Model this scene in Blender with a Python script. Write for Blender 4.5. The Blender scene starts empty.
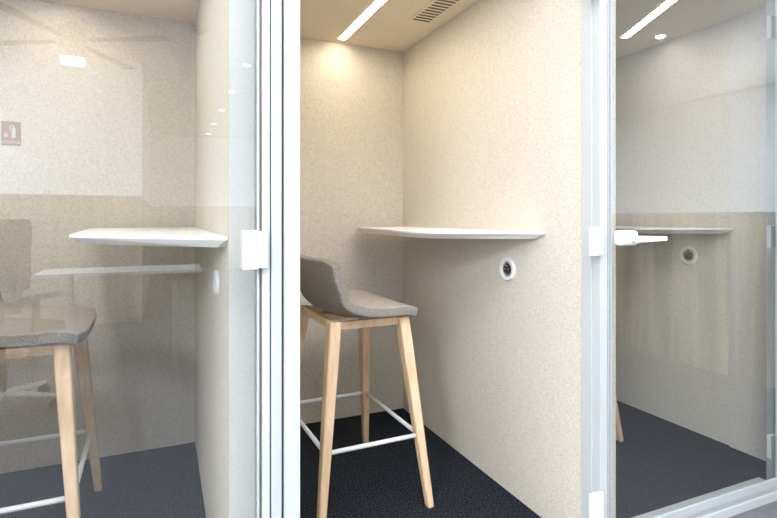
import bpy, bmesh, math
from mathutils import Vector, Matrix
S=bpy.context.scene
S.view_settings.view_transform='Standard'
col=S.collection
# ---------------------------------------------------------------- materials
def newmat(n):
    m=bpy.data.materials.new(n); m.use_nodes=True
    nt=m.node_tree; b=nt.nodes['Principled BSDF']; return m,nt,b
def plain(n,c,r=.5,metal=0.,emit=None,es=0):
    m,nt,b=newmat(n); b.inputs['Base Color'].default_value=(*c,1); b.inputs['Roughness'].default_value=r
    b.inputs['Metallic'].default_value=metal
    if emit: b.inputs['Emission Color'].default_value=(*emit,1); b.inputs['Emission Strength'].default_value=es
    return m
def noisy(n,c1,c2,scale,r=.9,bump=.2,dist=.002,lo=.35,hi=.65,detail=4,stretch=None,spec=None,rough=.5):
    m,nt,b=newmat(n); N=nt.nodes; L=nt.links
    tc=N.new('ShaderNodeTexCoord'); mp=N.new('ShaderNodeMapping'); 
    if stretch: mp.inputs['Scale'].default_value=stretch
    tx=N.new('ShaderNodeTexNoise'); tx.inputs['Scale'].default_value=scale; tx.inputs['Detail'].default_value=detail
    tx.inputs['Roughness'].default_value=rough
    cr=N.new('ShaderNodeValToRGB'); cr.color_ramp.elements[0].position=lo; cr.color_ramp.elements[1].position=hi
    cr.color_ramp.elements[0].color=(*c1,1); cr.color_ramp.elements[1].color=(*c2,1)
    L.new(tc.outputs['Object'],mp.inputs['Vector']); L.new(mp.outputs[0],tx.inputs['Vector'])
    L.new(tx.outputs['Fac'],cr.inputs['Fac']); L.new(cr.outputs[0],b.inputs['Base Color'])
    bp=N.new('ShaderNodeBump'); bp.inputs['Strength'].default_value=bump; bp.inputs['Distance'].default_value=dist
    L.new(tx.outputs['Fac'],bp.inputs['Height']); L.new(bp.outputs[0],b.inputs['Normal'])
    b.inputs['Roughness'].default_value=r
    if spec is not None: b.inputs['Specular IOR Level'].default_value=spec
    return m
FELT=noisy('felt_wall',(.48,.44,.38),(.79,.74,.65),175,.95,.25,.0008,.32,.68,6,rough=.75)
FELTC=noisy('felt_ceiling',(.70,.60,.46),(.82,.72,.57),130,.95,.2,.001,rough=.8)
FELTG=noisy('felt_front_edge',(.50,.49,.47),(.56,.55,.53),160,.95,.1,.001,rough=.8)
CARPET=noisy('carpet_dark',(.002,.003,.0055),(.075,.086,.106),150,1,.7,.004,.44,.68,6,spec=.1,rough=.75)
WOOD=noisy('ash_wood',(.66,.45,.27),(.80,.60,.40),10,.45,.05,.001,.3,.7,5,(6,6,.6))
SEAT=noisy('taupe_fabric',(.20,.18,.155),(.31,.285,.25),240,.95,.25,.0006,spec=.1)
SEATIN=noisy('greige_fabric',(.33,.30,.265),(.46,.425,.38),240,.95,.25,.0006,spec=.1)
WHITE=plain('white_laminate',(.86,.86,.85),.35)
PAINT=plain('powder_coat_white',(.45,.475,.495),.4)
PAINTL=plain('powder_coat_bright',(.49,.515,.53),.38)
EDGE=plain('glass_edge_green',(.12,.21,.22),.2)
GASK=plain('gasket_grey',(.29,.33,.355),.5)
PLAST=plain('white_plastic',(.82,.83,.84),.35)
GREYW=plain('table_grey_laminate',(.62,.62,.62),.5)
HUB=plain('fan_hub_grey',(.34,.33,.31),.5)
BLADE=plain('fan_blade_grey',(.13,.125,.12),.6)
DARK=plain('dark_plastic',(.02,.02,.022),.5)
SLOT=plain('vent_slot_brown',(.12,.09,.06),.8)
CHROME=plain('brushed_steel',(.55,.55,.56),.3,1)
LED=plain('led_diffuser',(1,1,1),.5,0,(1,.845,.635),47)
LEDC=plain('led_diffuser_neutral',(1,1,1),.5,0,(1,.92,.82),54)
LEDD=plain('led_diffuser_dim',(1,1,1),.5,0,(1,.92,.80),37)
LEDR=plain('lamp_glow',(1,1,1),.5,0,(1,.97,.92),25)
LEDF=plain('fan_lamp_glow',(1,1,1),.5,0,(1,.96,.9),6)
CEILR=plain('plaster_ceiling',(.74,.75,.77),.9)
ROOMFL=noisy('room_floor',(.125,.13,.145),(.16,.165,.18),30,.6,.05)
CHG=noisy('chair_fabric',(.012,.011,.010),(.025,.022,.02),200,.9,.2)
PARTW=noisy('partition_wood',(.12,.09,.055),(.42,.34,.22),1.3,.7,.05,.001,.42,.58,4,(12,12,.5))
RED=plain('sign_brown_red',(.30,.125,.06),.6)
SW=plain('sign_white',(.66,.58,.50),.5)
# dado wall
def dado():
    m,nt,b=newmat('painted_dado_wall'); N=nt.nodes; L=nt.links
    g=N.new('ShaderNodeNewGeometry'); s=N.new('ShaderNodeSeparateXYZ'); L.new(g.outputs['Position'],s.inputs[0])
    gt=N.new('ShaderNodeMath'); gt.operation='GREATER_THAN'; gt.inputs[1].default_value=1.36; L.new(s.outputs['Z'],gt.inputs[0])
    mp=N.new('ShaderNodeMapping'); mp.inputs['Scale'].default_value=(9,9,.6); L.new(g.outputs['Position'],mp.inputs['Vector'])
    tx=N.new('ShaderNodeTexNoise'); tx.inputs['Scale'].default_value=1.2; L.new(mp.outputs[0],tx.inputs['Vector'])
    cr=N.new('ShaderNodeValToRGB'); cr.color_ramp.elements[0].position=.4; cr.color_ramp.elements[1].position=.6
    cr.color_ramp.elements[0].color=(.28,.245,.19,1); cr.color_ramp.elements[1].color=(.42,.38,.31,1)
    L.new(tx.outputs['Fac'],cr.inputs['Fac'])
    mx=N.new('ShaderNodeMix'); mx.data_type='RGBA'; L.new(gt.outputs[0],mx.inputs[0]); L.new(cr.outputs[0],mx.inputs[6]); mx.inputs[7].default_value=(.78,.81,.85,1)
    L.new(mx.outputs[2],b.inputs['Base Color']); b.inputs['Roughness'].default_value=.85
    return m
DADO=dado()
PLASTER=plain('white_plaster_wall',(.78,.81,.85),.9)
def glass():
    m=bpy.data.materials.new('clear_glass'); m.use_nodes=True; nt=m.node_tree; N=nt.nodes; L=nt.links
    N.clear(); o=N.new('ShaderNodeOutputMaterial'); t=N.new('ShaderNodeBsdfTransparent'); t.inputs[0].default_value=(.95,.965,.96,1)
    g=N.new('ShaderNodeBsdfGlossy'); g.inputs['Roughness'].default_value=0.0; g.inputs[0].default_value=(.95,.97,1,1)
    f=N.new('ShaderNodeLayerWeight'); p=N.new('ShaderNodeMath'); p.operation='POWER'; p.inputs[1].default_value=4; L.new(f.outputs['Facing'],p.inputs[0])
    k=N.new('ShaderNodeMath'); k.operation='MULTIPLY_ADD'; k.inputs[1].default_value=.85; k.inputs[2].default_value=.145; k.use_clamp=True
    L.new(p.outputs[0],k.inputs[0]); mx=N.new('ShaderNodeMixShader'); L.new(k.outputs[0],mx.inputs[0]); L.new(t.outputs[0],mx.inputs[1]); L.new(g.outputs[0],mx.inputs[2])
    L.new(mx.outputs[0],o.inputs[0]); return m
GLASS=glass()
# ---------------------------------------------------------------- mesh helpers
def obj(name,bm,mat,parent=None,smooth=False,loc=None,recalc=True):
    me=bpy.data.meshes.new(name)
    if recalc: bmesh.ops.recalc_face_normals(bm,faces=bm.faces)
    bm.to_mesh(me); bm.free()
    for mt in (mat if isinstance(mat,(list,tuple)) else [mat]): me.materials.append(mt)
    if smooth:
        for p in me.polygons: p.use_smooth=True
    o=bpy.data.objects.new(name,me); col.objects.link(o)
    if parent: o.parent=parent
    if loc: o.location=loc
    return o
def addbox(bm,x0,x1,y0,y1,z0,z1,mi=0):
    r=bmesh.ops.create_cube(bm,size=1); vs=r['verts']
    for v in vs: v.co=Vector(((x0+x1)/2+v.co.x*(x1-x0),(y0+y1)/2+v.co.y*(y1-y0),(z0+z1)/2+v.co.z*(z1-z0)))
    for f in {f for v in vs for f in v.link_faces}: f.material_index=mi
    return vs
def bevel(o,w=.003,seg=2):
    m=o.modifiers.new('b','BEVEL'); m.width=w; m.segments=seg; m.limit_method='ANGLE'; return o
def box(name,x0,x1,y0,y1,z0,z1,mat,parent=None,bv=0):
    bm=bmesh.new(); addbox(bm,x0,x1,y0,y1,z0,z1); o=obj(name,bm,mat,parent)
    if bv: bevel(o,bv)
    return o
def addcyl(bm,p0,p1,r0,r1=None,n=20,mi=0):
    p0=Vector(p0);p1=Vector(p1); r1=r0 if r1 is None else r1; d=p1-p0
    r=bmesh.ops.create_cone(bm,cap_ends=True,segments=n,radius1=r0,radius2=r1,depth=d.length)
    M=Matrix.Translation((p0+p1)/2)@d.to_track_quat('Z','Y').to_matrix().to_4x4()
    bmesh.ops.transform(bm,matrix=M,verts=r['verts'])
    for f in {f for v in r['verts'] for f in v.link_faces}: f.material_index=mi
def empty(name,loc,label,cat,group=None):
    e=bpy.data.objects.new(name,None); e.location=loc; e.empty_display_size=.1; col.objects.link(e)
    tag(e,label,cat,group); return e
def tag(o,label,cat,group=None):
    o['label']=label; o['category']=cat
    if group: o['group']=group
def struct(o,label,cat):
    o['kind']='structure'; o['label']=label; o['category']=cat; return o
# ---------------------------------------------------------------- booths
YB=2.774; YF=1.344; H=2.106
W=lambda n,*a,l='beige felt acoustic wall panel of a phone booth',m=FELT,c='wall':struct(box(n,*a,m),l,c)
W('wall_back',-1.15,2.72,YB,YB+.1,-.02,2.25)
W('wall_left',-1.15,-1.0,YF,YB,-.02,H)
W('wall_divider',.152,.30,YF,YB,-.02,H,l='beige felt divider wall between two booths')
W('wall_divider',1.307,1.457,YF,YB,-.02,H,l='beige felt divider wall carrying a white shelf desk')
W('wall_right',2.57,2.72,YF,YB,-.02,H)
for i,(a,b) in enumerate([(-1.0,.152),(.30,1.307),(1.457,2.57)]):
    struct(box('floor',a,b,YF,YB,-.02,0,CARPET),'dark charcoal speckled carpet inside the booth','carpet')
    struct(box('ceiling',a,b,YF,YB,H,2.25,FELTC),'warm beige felt booth ceiling','ceiling')
# frames
def post(name,parts,label):
    bm=bmesh.new()
    for q in parts: addbox(bm,q[0],q[1],q[2],q[4] if len(q)>4 else YF,0.0,2.25,q[3])
    o=obj(name,bm,[PAINT,PAINTL,GASK,EDGE,FELTG]); bevel(o,.0015); return struct(o,label,'frame')
post('trim_1',[(.152,.2145,1.330,4),(.2147,.2215,1.285,2),(.2217,.240,1.268,1),(.2402,.2435,1.275,3),(.2437,.269,1.268,0),(.2692,.2745,1.29,2),(.2747,.3135,1.262,1)],'pale aluminium door post between two booths')
p2=post('trim_2',[(1.300,1.306,1.30,1),(1.3062,1.338,1.268,1),(1.3382,1.3415,1.28,2),(1.3417,1.346,1.268,0),(1.3462,1.350,1.285,3)],'pale aluminium door post with white hinges')
post('trim_3',[(2.252,2.30,1.268,0,1.282),(2.3002,2.306,1.28,2),(2.3062,2.72,1.268,0)],'pale aluminium end post of the booth row')
post('trim_4',[(-1.15,-.72,1.268,0)],'pale aluminium end post of the booth row')
def rail(n,a,b,z0,z1,l):
    bm=bmesh.new(); addbox(bm,a,b,1.278,YF,z0,z1,0)
    addbox(bm,a,b,1.266,1.2778,z0+.004,z0+(z1-z0)*.62,1)
    o=obj(n,bm,[PAINT,PAINTL]); bevel(o,.002); return struct(o,l,'frame')
rail('trim_5',1.351,2.251,0,.06,'pale aluminium bottom rail beneath the glass door')
rail('trim_6',-.719,.151,0,.06,'pale aluminium bottom rail beneath the glass door')
rail('trim_7',.316,1.299,0,.02,'low aluminium threshold of the open booth')
struct(box('trim_8',-1.15,2.72,1.262,YF,2.251,2.35,PAINT),'aluminium header rail above the booth doors','frame')
# pale front strip in the far right booth
struct(box('trim_9',2.558,2.5695,YF,1.66,0.001,H-.001,noisy('pale_felt',(.54,.52,.47),(.72,.69,.64),150,rough=.8)),'pale felt strip at the front of the booth wall','wall')
# hinges
def hinge(parent,x0,x1,zc):
    bm=bmesh.new(); xs=x0+(x1-x0)*.62
    addbox(bm,x0,xs,1.244,1.2615,zc-.046,zc+.046)
    addbox(bm,xs,x1,1.249,1.2615,zc-.044,zc+.044)
    h=obj('hinge',bm,PLAST,parent); bevel(h,.003,3); h['label']='white square stepped door hinge'
    return h
def door(n,x0,x1,hx,label):
    d=bpy.data.objects.new(n,None); d.location=(0,0,0); col.objects.link(d); struct(d,label,'door')
    bm=bmesh.new(); q=[bm.verts.new(c) for c in ((x0,1.271,.062),(x1,1.271,.062),(x1,1.271,2.2),(x0,1.271,2.2))]; bm.faces.new(q)
    g=obj('glass_pane',bm,GLASS,d); g['label']='clear reflective glass pane'
    bm=bmesh.new()
    addbox(bm,x0,x1,1.266,1.2757,.062,.092)
    addbox(bm,x0,x0+.004,1.266,1.2757,.0922,2.2); addbox(bm,x1-.004,x1,1.266,1.2757,.0922,2.2)
    f=obj('door_frame',bm,[PAINT],d)
    for z in (.21,1.052,1.89): hinge(d,hx,hx+.058,z)
    return d
d1=door('door_1',-.71,.214,.174,'closed clear glass door of the neighbouring booth')
d2=door('door_2',1.351,2.250,2.225,'closed clear glass booth door with white lever')
for z in (.20,1.052,1.89): hinge(p2,1.250,1.302,z)
# lever on d2
def lever(d,xa):
    bm=bmesh.new(); addbox(bm,xa,xa+.088,1.236,1.2655,1.036,1.086); o=obj('lock_body',bm,PLAST,d); bevel(o,.012,5); o['label']='white rounded lock body'
    bm=bmesh.new(); n=10; rr=[]
    for j in range(n+1):
        t=j/n; x=xa+.045+t*.138; hz=.0115*(1-t)+.0075*t; y=1.212; cz=1.058
        rr.append([bm.verts.new((x,y+dy,cz+dz)) for dy,dz in ((-.006,-hz),(.006,-hz),(.006,hz),(-.006,hz))])
    for P,Q in zip(rr,rr[1:]):
        for i in range(4): bm.faces.new((P[i],P[(i+1)%4],Q[(i+1)%4],Q[i]))
    bm.faces.new(rr[0]); bm.faces.new(rr[-1])
    addcyl(bm,(xa+.058,1.213,1.058),(xa+.058,1.2359,1.058),.010,.010,20)
    o=obj('lever_handle',bm,PLAST,d); bevel(o,.003,3); o['label']='white slim lever handle'
lever(d2,1.358)
lever(d1,-.705)
# ---------------------------------------------------------------- desks
def desk(pts,label,top=1.075,th=.028,rad=.03):
    bm=bmesh.new(); n=len(pts); out=[]
    for i,(x,y,r) in enumerate(pts):
        p=Vector((x,y)); a=Vector(pts[i-1][:2])-p; b=Vector(pts[(i+1)%n][:2])-p
        if r==0: out.append(p); continue
        a.normalize(); b.normalize(); A=p+a*r; B=p+b*r
        for k in range(7):
            t=k/6; out.append((1-t)**2*A+2*t*(1-t)*p+t*t*B)
    vt=[bm.verts.new((q.x,q.y,top)) for q in out]
    c=sum(out,Vector((0,0)))/len(out); 
    wx=max(p[0] for p in pts)
    def ins(q,k): 
        d=(q-c); r=q-d*(k/ max(d.length,.01)); 
        return Vector((q.x if abs(q.x-wx)<1e-4 else r.x, r.y))
    vm=[bm.verts.new((q.x,q.y,top-.008)) for q in out]
    vb=[bm.verts.new((*ins(q,.045),top-th)) for q in out]
    N=len(out)
    for A,B in ((vt,vm),(vm,vb)):
        for i in range(N): bm.faces.new((A[i],A[(i+1)%N],B[(i+1)%N],B[i]))
    bm.faces.new(vt); bm.faces.new(vb)
    o=obj('wall_desk',bm,WHITE); bevel(o,.001,2); tag(o,label,'desk','white wall desks'); return o
desk([(1.3065,1.52,.02),(1.3065,2.70,0),(.985,2.72,.05),(.89,1.76,.12)],'white shelf desk fixed to the felt wall of the open booth')
desk([(.1515,1.345,.01),(.1515,2.70,0),(-.30,2.70,.05),(-.242,1.70,.02)],'white shelf desk seen through the booth glass beside a stool',1.080,.028)
desk([(2.5575,1.63,.02),(2.5575,2.70,0),(2.26,2.72,.05),(2.16,1.86,.12)],'white shelf desk behind glass by the round socket')
# ---------------------------------------------------------------- sockets
def socket(x,y,z,label,s=1.2):
    e=empty('power_socket',(x,y,z),label,'socket','round wall sockets'); e.scale=(1.1,s,s*.94)
    bm=bmesh.new()
    def ring(prof,n=40):
        rows=[]
        for r,d in prof: rows.append([bm.verts.new((-d,r*math.cos(a*2*math.pi/n),r*math.sin(a*2*math.pi/n))) for a in range(n)])
        for A,B in zip(rows,rows[1:]):
            for i in range(n): bm.faces.new((A[i],A[(i+1)%n],B[(i+1)%n],B[i]))
        return rows
    ring([(.043,0),(.043,.006),(.040,.009),(.029,.009),(.027,.005),(.027,0)])
    o=obj('ring',bm,PLAST,e,True); o['label']='white outer ring'
    bm=bmesh.new(); addcyl(bm,(0,0,0),(-.004,0,0),.0265,.0265,32); 
    o=obj('socket_face',bm,CHROME,e)
    bm=bmesh.new(); addcyl(bm,(-.0041,0,0),(-.0065,0,0),.019,.018,28); addcyl(bm,(-.0041,0,.0225),(-.006,0,.0225),.003,.003,10)
    o=obj('socket_insert',bm,DARK,e)
    bm=bmesh.new()
    for s in (-1,1): addcyl(bm,(-.0066,s*.009,0),(-.008,s*.009,0),.003,.003,12)
    addbox(bm,-.008,-.0066,-.008,.008,.010,.013)
    o=obj('socket_contact',bm,CHROME,e)
socket(1.307,1.759,.916,'round white power socket with dark insert')
socket(.152,1.61,.934,'round white power socket seen edge-on through glass',.95)
socket(2.570,1.885,.925,'round white power socket seen through the glass')
# ---------------------------------------------------------------- ceiling lights / vent
def strip(p0,p1,w,label,mat=LED):
    p0=Vector(p0);p1=Vector(p1); d=(p1-p0); L=d.length; a=math.atan2(d.y,d.x)
    e=empty('ceiling_light',((p0.x+p1.x)/2,(p0.y+p1.y)/2,H),label,'light','linear booth lights'); e.rotation_euler=(0,0,a)
    bm=bmesh.new(); addbox(bm,-L/2,L/2,-w/2,w/2,-.004,-.0005); obj('diffuser',bm,mat,e)
    bm=bmesh.new(); 
    addbox(bm,-L/2-.004,L/2+.004,w/2,w/2+.003,-.006,-.0005); addbox(bm,-L/2-.004,L/2+.004,-w/2-.003,-w/2,-.006,-.0005)
    obj('light_frame',bm,WHITE,e)
strip((.90,2.70),(.90,1.75),.042,'slim white linear light glowing in the booth ceiling')
strip((2.295,2.06),(2.04,1.50),.042,'slim white linear light glowing behind the glass',LEDD)
strip((-.42,2.60),(-.42,1.50),.046,'slim white linear light in the neighbouring booth ceiling',LEDC)
bm=bmesh.new(); addbox(bm,1.115,1.235,1.98,2.31,H-.004,H-.0005,0)
for k in range(10): addbox(bm,1.13,1.22,1.995+k*.031,1.995+k*.031+.012,H-.0055,H-.0042,1)
v=obj('air_vent',bm,[FELTC,SLOT]); tag(v,'beige slotted ventilation grille in the booth ceiling','vent')
def spot(x,y,z,label,r=.04):
    e=empty('downlight',(x,y,z),label,'light','recessed ceiling downlights')
    bm=bmesh.new(); addcyl(bm,(0,0,-.004),(0,0,-.0005),r,r,24); obj('trim_ring',bm,WHITE,e)
    bm=bmesh.new(); addcyl(bm,(0,0,-.007),(0,0,-.0042),r*.75,r*.75,24); obj('lamp_lens',bm,LEDR,e)
spot(2.46,1.97,H,'small round downlight in the booth ceiling',.03)
# ---------------------------------------------------------------- stools
def interp(pr,t):
    n=len(pr)-1; f=t*n; i=min(int(f),n-1); u=f-i
    P=lambda k:Vector(pr[max(0,min(n,k))])
    a,b,c,d=P(i-1),P(i),P(i+1),P(i+2)
    return .5*((2*b)+(c-a)*u+(2*a-5*b+4*c-d)*u*u+(3*b-3*c+d-a)*u**3)
def sm(t,a,b):
    x=max(0,min(1,(t-a)/(b-a))); return x*x*(3-2*x)
def stool(loc,rot,label):
    e=empty('bar_stool',loc,label,'stool','upholstered bar stools'); e.rotation_euler=(0,0,rot)
    prof=[(.222,.756),(.15,.771),(.06,.768),(-.03,.764),(-.100,.774),(-.145,.806),(-.168,.860),(-.182,.917),(-.190,.972)]
    hw=[.245,.258,.262,.262,.262,.262,.260,.258,.253]
    bm=bmesh.new(); nu,nv=24,32; rows=[]
    for j in range(nv+1):
        t=j/nv; p=interp(prof,t); w=interp([(h,0) for h in hw],t)[0]
        bk=sm(t,.42,.72); row=[]
        mid=math.exp(-((t-.52)/.18)**2)
        for i in range(nu+1):
            s=-1+2*i/nu; a=abs(s)
            x=p[0]+bk*.055*a**2.2 - (1-sm(t,0,.2))*.02*a**4
            z=p[1]+(1-bk)*.008*a**3+mid*.03*a**3-sm(t,.7,1)*.020*a**8
            row.append(bm.verts.new((x,s*w,z)))
        rows.append(row)
    for A,B in zip(rows,rows[1:]):
        for i in range(nu): bm.faces.new((A[i+1],B[i+1],B[i],A[i]))
    bm.normal_update()
    if sum(f.normal.z*f.calc_area() for f in bm.faces)<0: bmesh.ops.reverse_faces(bm,faces=bm.faces)
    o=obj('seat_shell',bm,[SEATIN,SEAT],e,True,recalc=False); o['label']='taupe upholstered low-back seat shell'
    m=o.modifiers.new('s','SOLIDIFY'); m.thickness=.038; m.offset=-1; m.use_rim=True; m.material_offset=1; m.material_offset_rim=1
    m=o.modifiers.new('b','BEVEL'); m.width=.013; m.segments=4; m.limit_method='ANGLE'; m.angle_limit=1.0
    # frame
    bm=bmesh.new()
    T=[(.15,-.195),(.15,.195),(-.14,.195),(-.14,-.195)]
    for k in range(4):
        a=Vector((*T[k],.712)); b=Vector((*T[(k+1)%4],.712)); d=(b-a).normalized(); q=Vector((-d.y,d.x,0))
        vs=addbox(bm,-.5,.5,-.5,.5,-.5,.5)
        for v in vs: v.co=(a+b)/2+d*v.co.x*(b-a).length+q*v.co.y*.022+Vector((0,0,v.co.z*.032))
    addbox(bm,-.14,.15,-.03,.03,.702,.731)
    o=obj('seat_frame',bm,WOOD,e); bevel(o,.003); o['label']='pale ash wood seat frame'
    B=[(.210,-.32),(.210,.32),(-.235,.32),(-.235,-.32)]
    mids=[]
    for k in range(4):
        bm=bmesh.new(); a=Vector((*T[k],.732)); b=Vector((*B[k],0)); rr=[]
        n=8
        for j in range(n+1):
            t=j/n; c=a.lerp(b,t); w=.029*(1-t)+.0165*t
            if t<.12: w*= .92+.08*t/.12
            rr.append([bm.verts.new(c+Vector((w*x*.85,w*y,0))) for x,y in ((-1,-1),(1,-1),(1,1),(-1,1))])
        for P,Q in zip(rr,rr[1:]):
            for i in range(4): bm.faces.new((P[i],P[(i+1)%4],Q[(i+1)%4],Q[i]))
        bm.faces.new(rr[0]); bm.faces.new(rr[-1])
        o=obj('leg',bm,WOOD,e,False); bevel(o,.008,4)
        t=(.732-.268)/.732; mids.append(a.lerp(b,t))
    bm=bmesh.new()
    for k in range(4): addcyl(bm,mids[k],mids[(k+1)%4],.0085,.0085,14)
    o=obj('footrest',bm,PLAST,e,True); o['label']='white steel foot rail'
    return e
stool((.736,2.10,0),math.radians(2),'taupe low-back bar stool on pale wood legs in open booth')
stool((-.445,2.12,0),math.radians(1),'taupe low-back bar stool seen through glass under the desk')
stool((1.89,2.235,0),math.radians(3),'taupe low-back bar stool mostly hidden by the door post')
# ---------------------------------------------------------------- outer room (seen as reflections)
RH=2.8
R=lambda n,*a,m=DADO,l='white wall with tan lower dado in the open office',c='wall':struct(box(n,*a,m),l,c)
R('floor',-3.5,7,-9,1.262,-.02,0,m=ROOMFL,l='grey office floor in front of the booths',c='floor')
R('ceiling',-3.5,7,-9,3.0,RH,RH+.1,m=CEILR,l='white office ceiling',c='ceiling')
R('wall_west',-3.6,-3.5,-3.7,3.0,0,RH)
R('wall_rear',-3.5,-.3,-3.8,-3.7,0,RH)
R('wall_return',-.3,-.2,-9,-3.7,0,RH)
R('wall_end',-.2,7,-9.1,-9,0,RH)
R('wall_east',7,7.1,-9,3.0,0,RH,m=PLASTER,l='plain white plaster wall of the open office')
R('wall_front',2.73,7,1.345,1.445,0,RH)
R('wall_front_west',-3.5,-1.16,1.345,1.445,0,RH)
R('wall_above',-1.16,2.73,1.345,1.445,2.351,RH)
# low wooden partition
e=empty('office_partition',(3.70,-.9,0),'low brown wooden partition screen with vertical grain','partition')
bm=bmesh.new(); addbox(bm,-.02,.02,-2.1,2.1,.0,1.15); obj('screen_panel',bm,PARTW,e)
bm=bmesh.new(); addbox(bm,-.025,.025,-2.1,2.1,1.1502,1.165); obj('top_rail',bm,GASK,e)
# ceiling fan
fx,fy=-.70,-2.62
e=empty('ceiling_fan',(fx,fy,RH),'ceiling fan with glowing lamp under the boxy hub','fan'); e.rotation_euler=(0,0,-.1)
bm=bmesh.new(); addcyl(bm,(0,0,-.06),(0,0,-.001),.05,.05,32); o=obj('mounting_stem',bm,HUB,e,True)
bm=bmesh.new(); addbox(bm,-.10,.10,-.10,.10,-.31,-.06); o=obj('motor_housing',bm,HUB,e); bevel(o,.006,2)
bm=bmesh.new(); addbox(bm,-.09,.09,-.09,.09,-.35,-.3105); o=obj('lamp_shade',bm,LEDF,e); bevel(o,.008,3)
for k in range(4):
    a=k*math.pi/2+.6; bm=bmesh.new(); vs=addbox(bm,.15,.85,-.06,.06,-.162,-.152)
    for v_ in vs:
        if v_.co.x<.2: v_.co.y*=.5
    bmesh.ops.rotate(bm,cent=(0,0,0),matrix=Matrix.Rotation(a,3,'Z'),verts=bm.verts)
    obj('fan_blade',bm,BLADE,e)
for (x,y) in ((.85,-1.9),(.85,-3.3),(.85,-4.6),(.85,-5.9),(.85,-7.2),(.85,-8.4),(3.2,-4.6),(3.2,-2.4),(5.2,-2.4),(5.2,-4.6)):
    spot(x,y,RH,'round recessed downlight in the office ceiling',.055)
e=empty('smoke_detector',(.30,-2.3,RH),'round smoke detector on the office ceiling','detector')
bm=bmesh.new(); addcyl(bm,(0,0,-.03),(0,0,-.001),.07,.075,28); obj('detector_base',bm,HUB,e,True)
bm=bmesh.new(); addcyl(bm,(0,0,-.06),(0,0,-.0302),.04,.05,28); obj('sensor_head',bm,DARK,e,True)
# sign (on the felt back wall of the neighbouring booth)
e=empty('fire_extinguisher_sign',(-.612,2.7735,1.500),'small brown-red fire extinguisher sign with white pictogram and lettering','sign')
e.rotation_euler=(0,0,math.pi); e.scale=(.34,1,.41)
bm=bmesh.new(); addbox(bm,-.105,.105,0,.004,-.13,.13); obj('sign_board',bm,RED,e)
bm=bmesh.new(); addbox(bm,-.050,-.010,.0042,.006,-.045,.045); addcyl(bm,(-.03,.0042,.045),(-.03,.006,.045),.02,.02,20)
addbox(bm,-.036,-.024,.0042,.006,.045,.085); addbox(bm,-.03,.015,.0042,.006,.077,.087); addbox(bm,.005,.015,.0042,.006,.03,.087)
for i in range(4):
    addbox(bm,.035+.012*i,.042+.012*i,.0042,.006,-.04,-.01+.012*(i%3))
obj('pictogram',bm,SW,e)
t=bpy.data.curves.new('sign_text','FONT'); t.body='EXTINTOR'; t.size=.042; t.align_x='CENTER'; t.extrude=.0008
to=bpy.data.objects.new('text_source',t); col.objects.link(to)
bpy.context.view_layer.update()
me=bpy.data.meshes.new_from_object(to.evaluated_get(bpy.context.evaluated_depsgraph_get())); bpy.data.objects.remove(to)
me.materials.clear(); me.materials.append(SW)
to=bpy.data.objects.new('lettering',me); col.objects.link(to); to.parent=e
to.location=(0,.0055,-.110); to.rotation_euler=(math.pi/2,0,math.pi)
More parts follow.
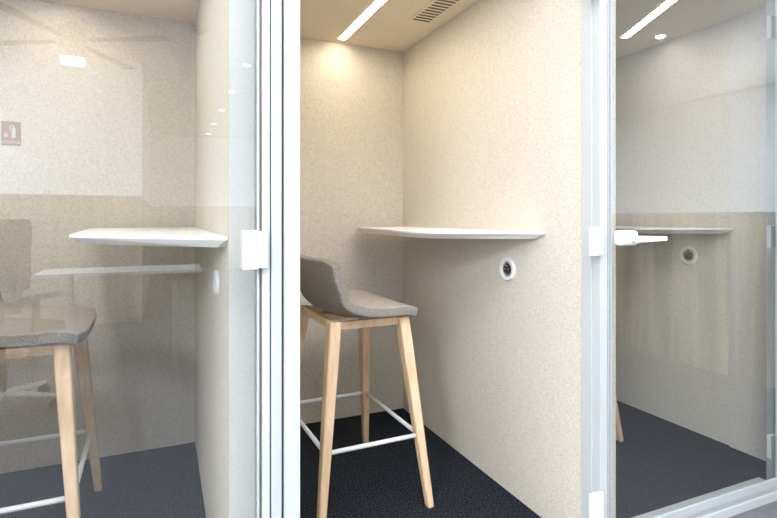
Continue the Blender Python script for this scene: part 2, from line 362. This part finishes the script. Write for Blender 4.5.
# table + office chairs
e=empty('office_table',(-.26,-1.82,0),'long white office table','table')
bm=bmesh.new(); addbox(bm,-.54,.54,-.22,.22,.715,.74); o=obj('table_top',bm,GREYW,e); bevel(o,.004)
for sx_ in (-.35,.35):
    bm=bmesh.new(); addbox(bm,sx_-.02,sx_+.02,-.02,.02,.02,.7145); addbox(bm,sx_-.02,sx_+.02,-.2,.2,0,.02); obj('leg',bm,HUB,e)
def ochair(x,y,rot,label):
    e=empty('office_chair',(x,y,0),label,'chair','grey office chairs'); e.rotation_euler=(0,0,rot)
    bm=bmesh.new(); addbox(bm,-.24,.24,-.23,.23,.43,.50); o=obj('seat',bm,CHG,e); bevel(o,.03,4)
    bm=bmesh.new()
    n=10; rows=[]
    for j in range(11):
        z=.56+j*.055; w=.22-(.04 if j==10 else 0)
        rows.append([bm.verts.new((w*(-1+2*i/n),-.25+.05*(abs(-1+2*i/n)**2)-.02*j/8,z)) for i in range(n+1)])
    for A,B in zip(rows,rows[1:]):
        for i in range(n): bm.faces.new((A[i],A[i+1],B[i+1],B[i]))
    o=obj('backrest',bm,CHG,e,True); m=o.modifiers.new('s','SOLIDIFY'); m.thickness=.04
    for s in (-1,1):
        bm=bmesh.new(); addbox(bm,s*.27-.02,s*.27+.02,-.16,.14,.66,.69); addbox(bm,s*.27-.012,s*.27+.012,-.05,-.01,.44,.66); addbox(bm,min(s*.20,s*.27),max(s*.20,s*.27),-.05,-.01,.415,.44); o=obj('armrest',bm,DARK,e); bevel(o,.005)
    bm=bmesh.new(); addcyl(bm,(0,0,.10),(0,0,.43),.03,.022,20); addbox(bm,-.03,.03,-.30,.0,.40,.428); addbox(bm,-.03,.03,-.305,-.28,.40,.75); obj('support_column',bm,DARK,e)
    for k in range(5):
        a=k*2*math.pi/5+.3; c,s=math.cos(a),math.sin(a)
        bm=bmesh.new(); addcyl(bm,(0,0,.10),(c*.30,s*.30,.075),.022,.014,12); obj('base_arm',bm,WHITE,e)
        bm=bmesh.new(); q=Vector((-s,c,0))*.022; p=Vector((c*.30,s*.30,.03)); addcyl(bm,p-q,p+q,.03,.03,18); addcyl(bm,p,p+Vector((0,0,.05)),.008,.008,8); obj('castor',bm,DARK,e,True)
ochair(-.86,-1.13,math.radians(215),'grey swivel office chair on castors beside the table')
ochair(-1.25,-2.3,math.radians(120),'grey swivel office chair turned towards the white table')
# ---------------------------------------------------------------- lights
def area(n,loc,rot,sx,sy,en,c):
    l=bpy.data.lights.new(n,'AREA'); l.shape='RECTANGLE'; l.size=sx; l.size_y=sy; l.energy=en; l.color=c
    o=bpy.data.objects.new(n,l); o.location=loc; o.rotation_euler=rot; col.objects.link(o); return o
area('fill_overhead',(.6,-.1,2.76),(0,0,0),2.6,1.4,116,(.95,.975,1))  # added overhead area light for room and booth fronts, no fixture behind it
area('fill_deep',(5.2,-6.5,2.78),(0,0,0),2.4,2,380,(.94,.97,1))  # added light for the deep part of the room, kept out of the reflections
area('fill_west',(-2.8,-2.3,2.78),(0,0,0),1.0,1.6,330,(.94,.97,1))  # extra light put in to brighten the rear wall reflected in the left glass
area('fill_east',(6.2,.4,2.78),(0,0,0),.8,1.1,330,(.94,.97,1))  # extra light put in to brighten the east wall for the right glass
area('fill_side',(-3.45,.0,1.5),(0,math.radians(-90),0),2.0,2.2,72,(.90,.95,1))  # added cool side fill on the booths' right walls, the west wall has no window
w=bpy.data.worlds.new('W'); S.world=w; w.use_nodes=True; w.node_tree.nodes['Background'].inputs[0].default_value=(.8,.85,.9,1); w.node_tree.nodes['Background'].inputs[1].default_value=.3
# ---------------------------------------------------------------- camera
c=bpy.data.cameras.new('camera'); c.lens=24; c.sensor_width=36; c.shift_y=-.054; c.clip_start=.02
co=bpy.data.objects.new('camera',c); co.location=(0,0,1.13); co.rotation_euler=(math.pi/2,0,-math.radians(23.62)); col.objects.link(co); S.camera=co
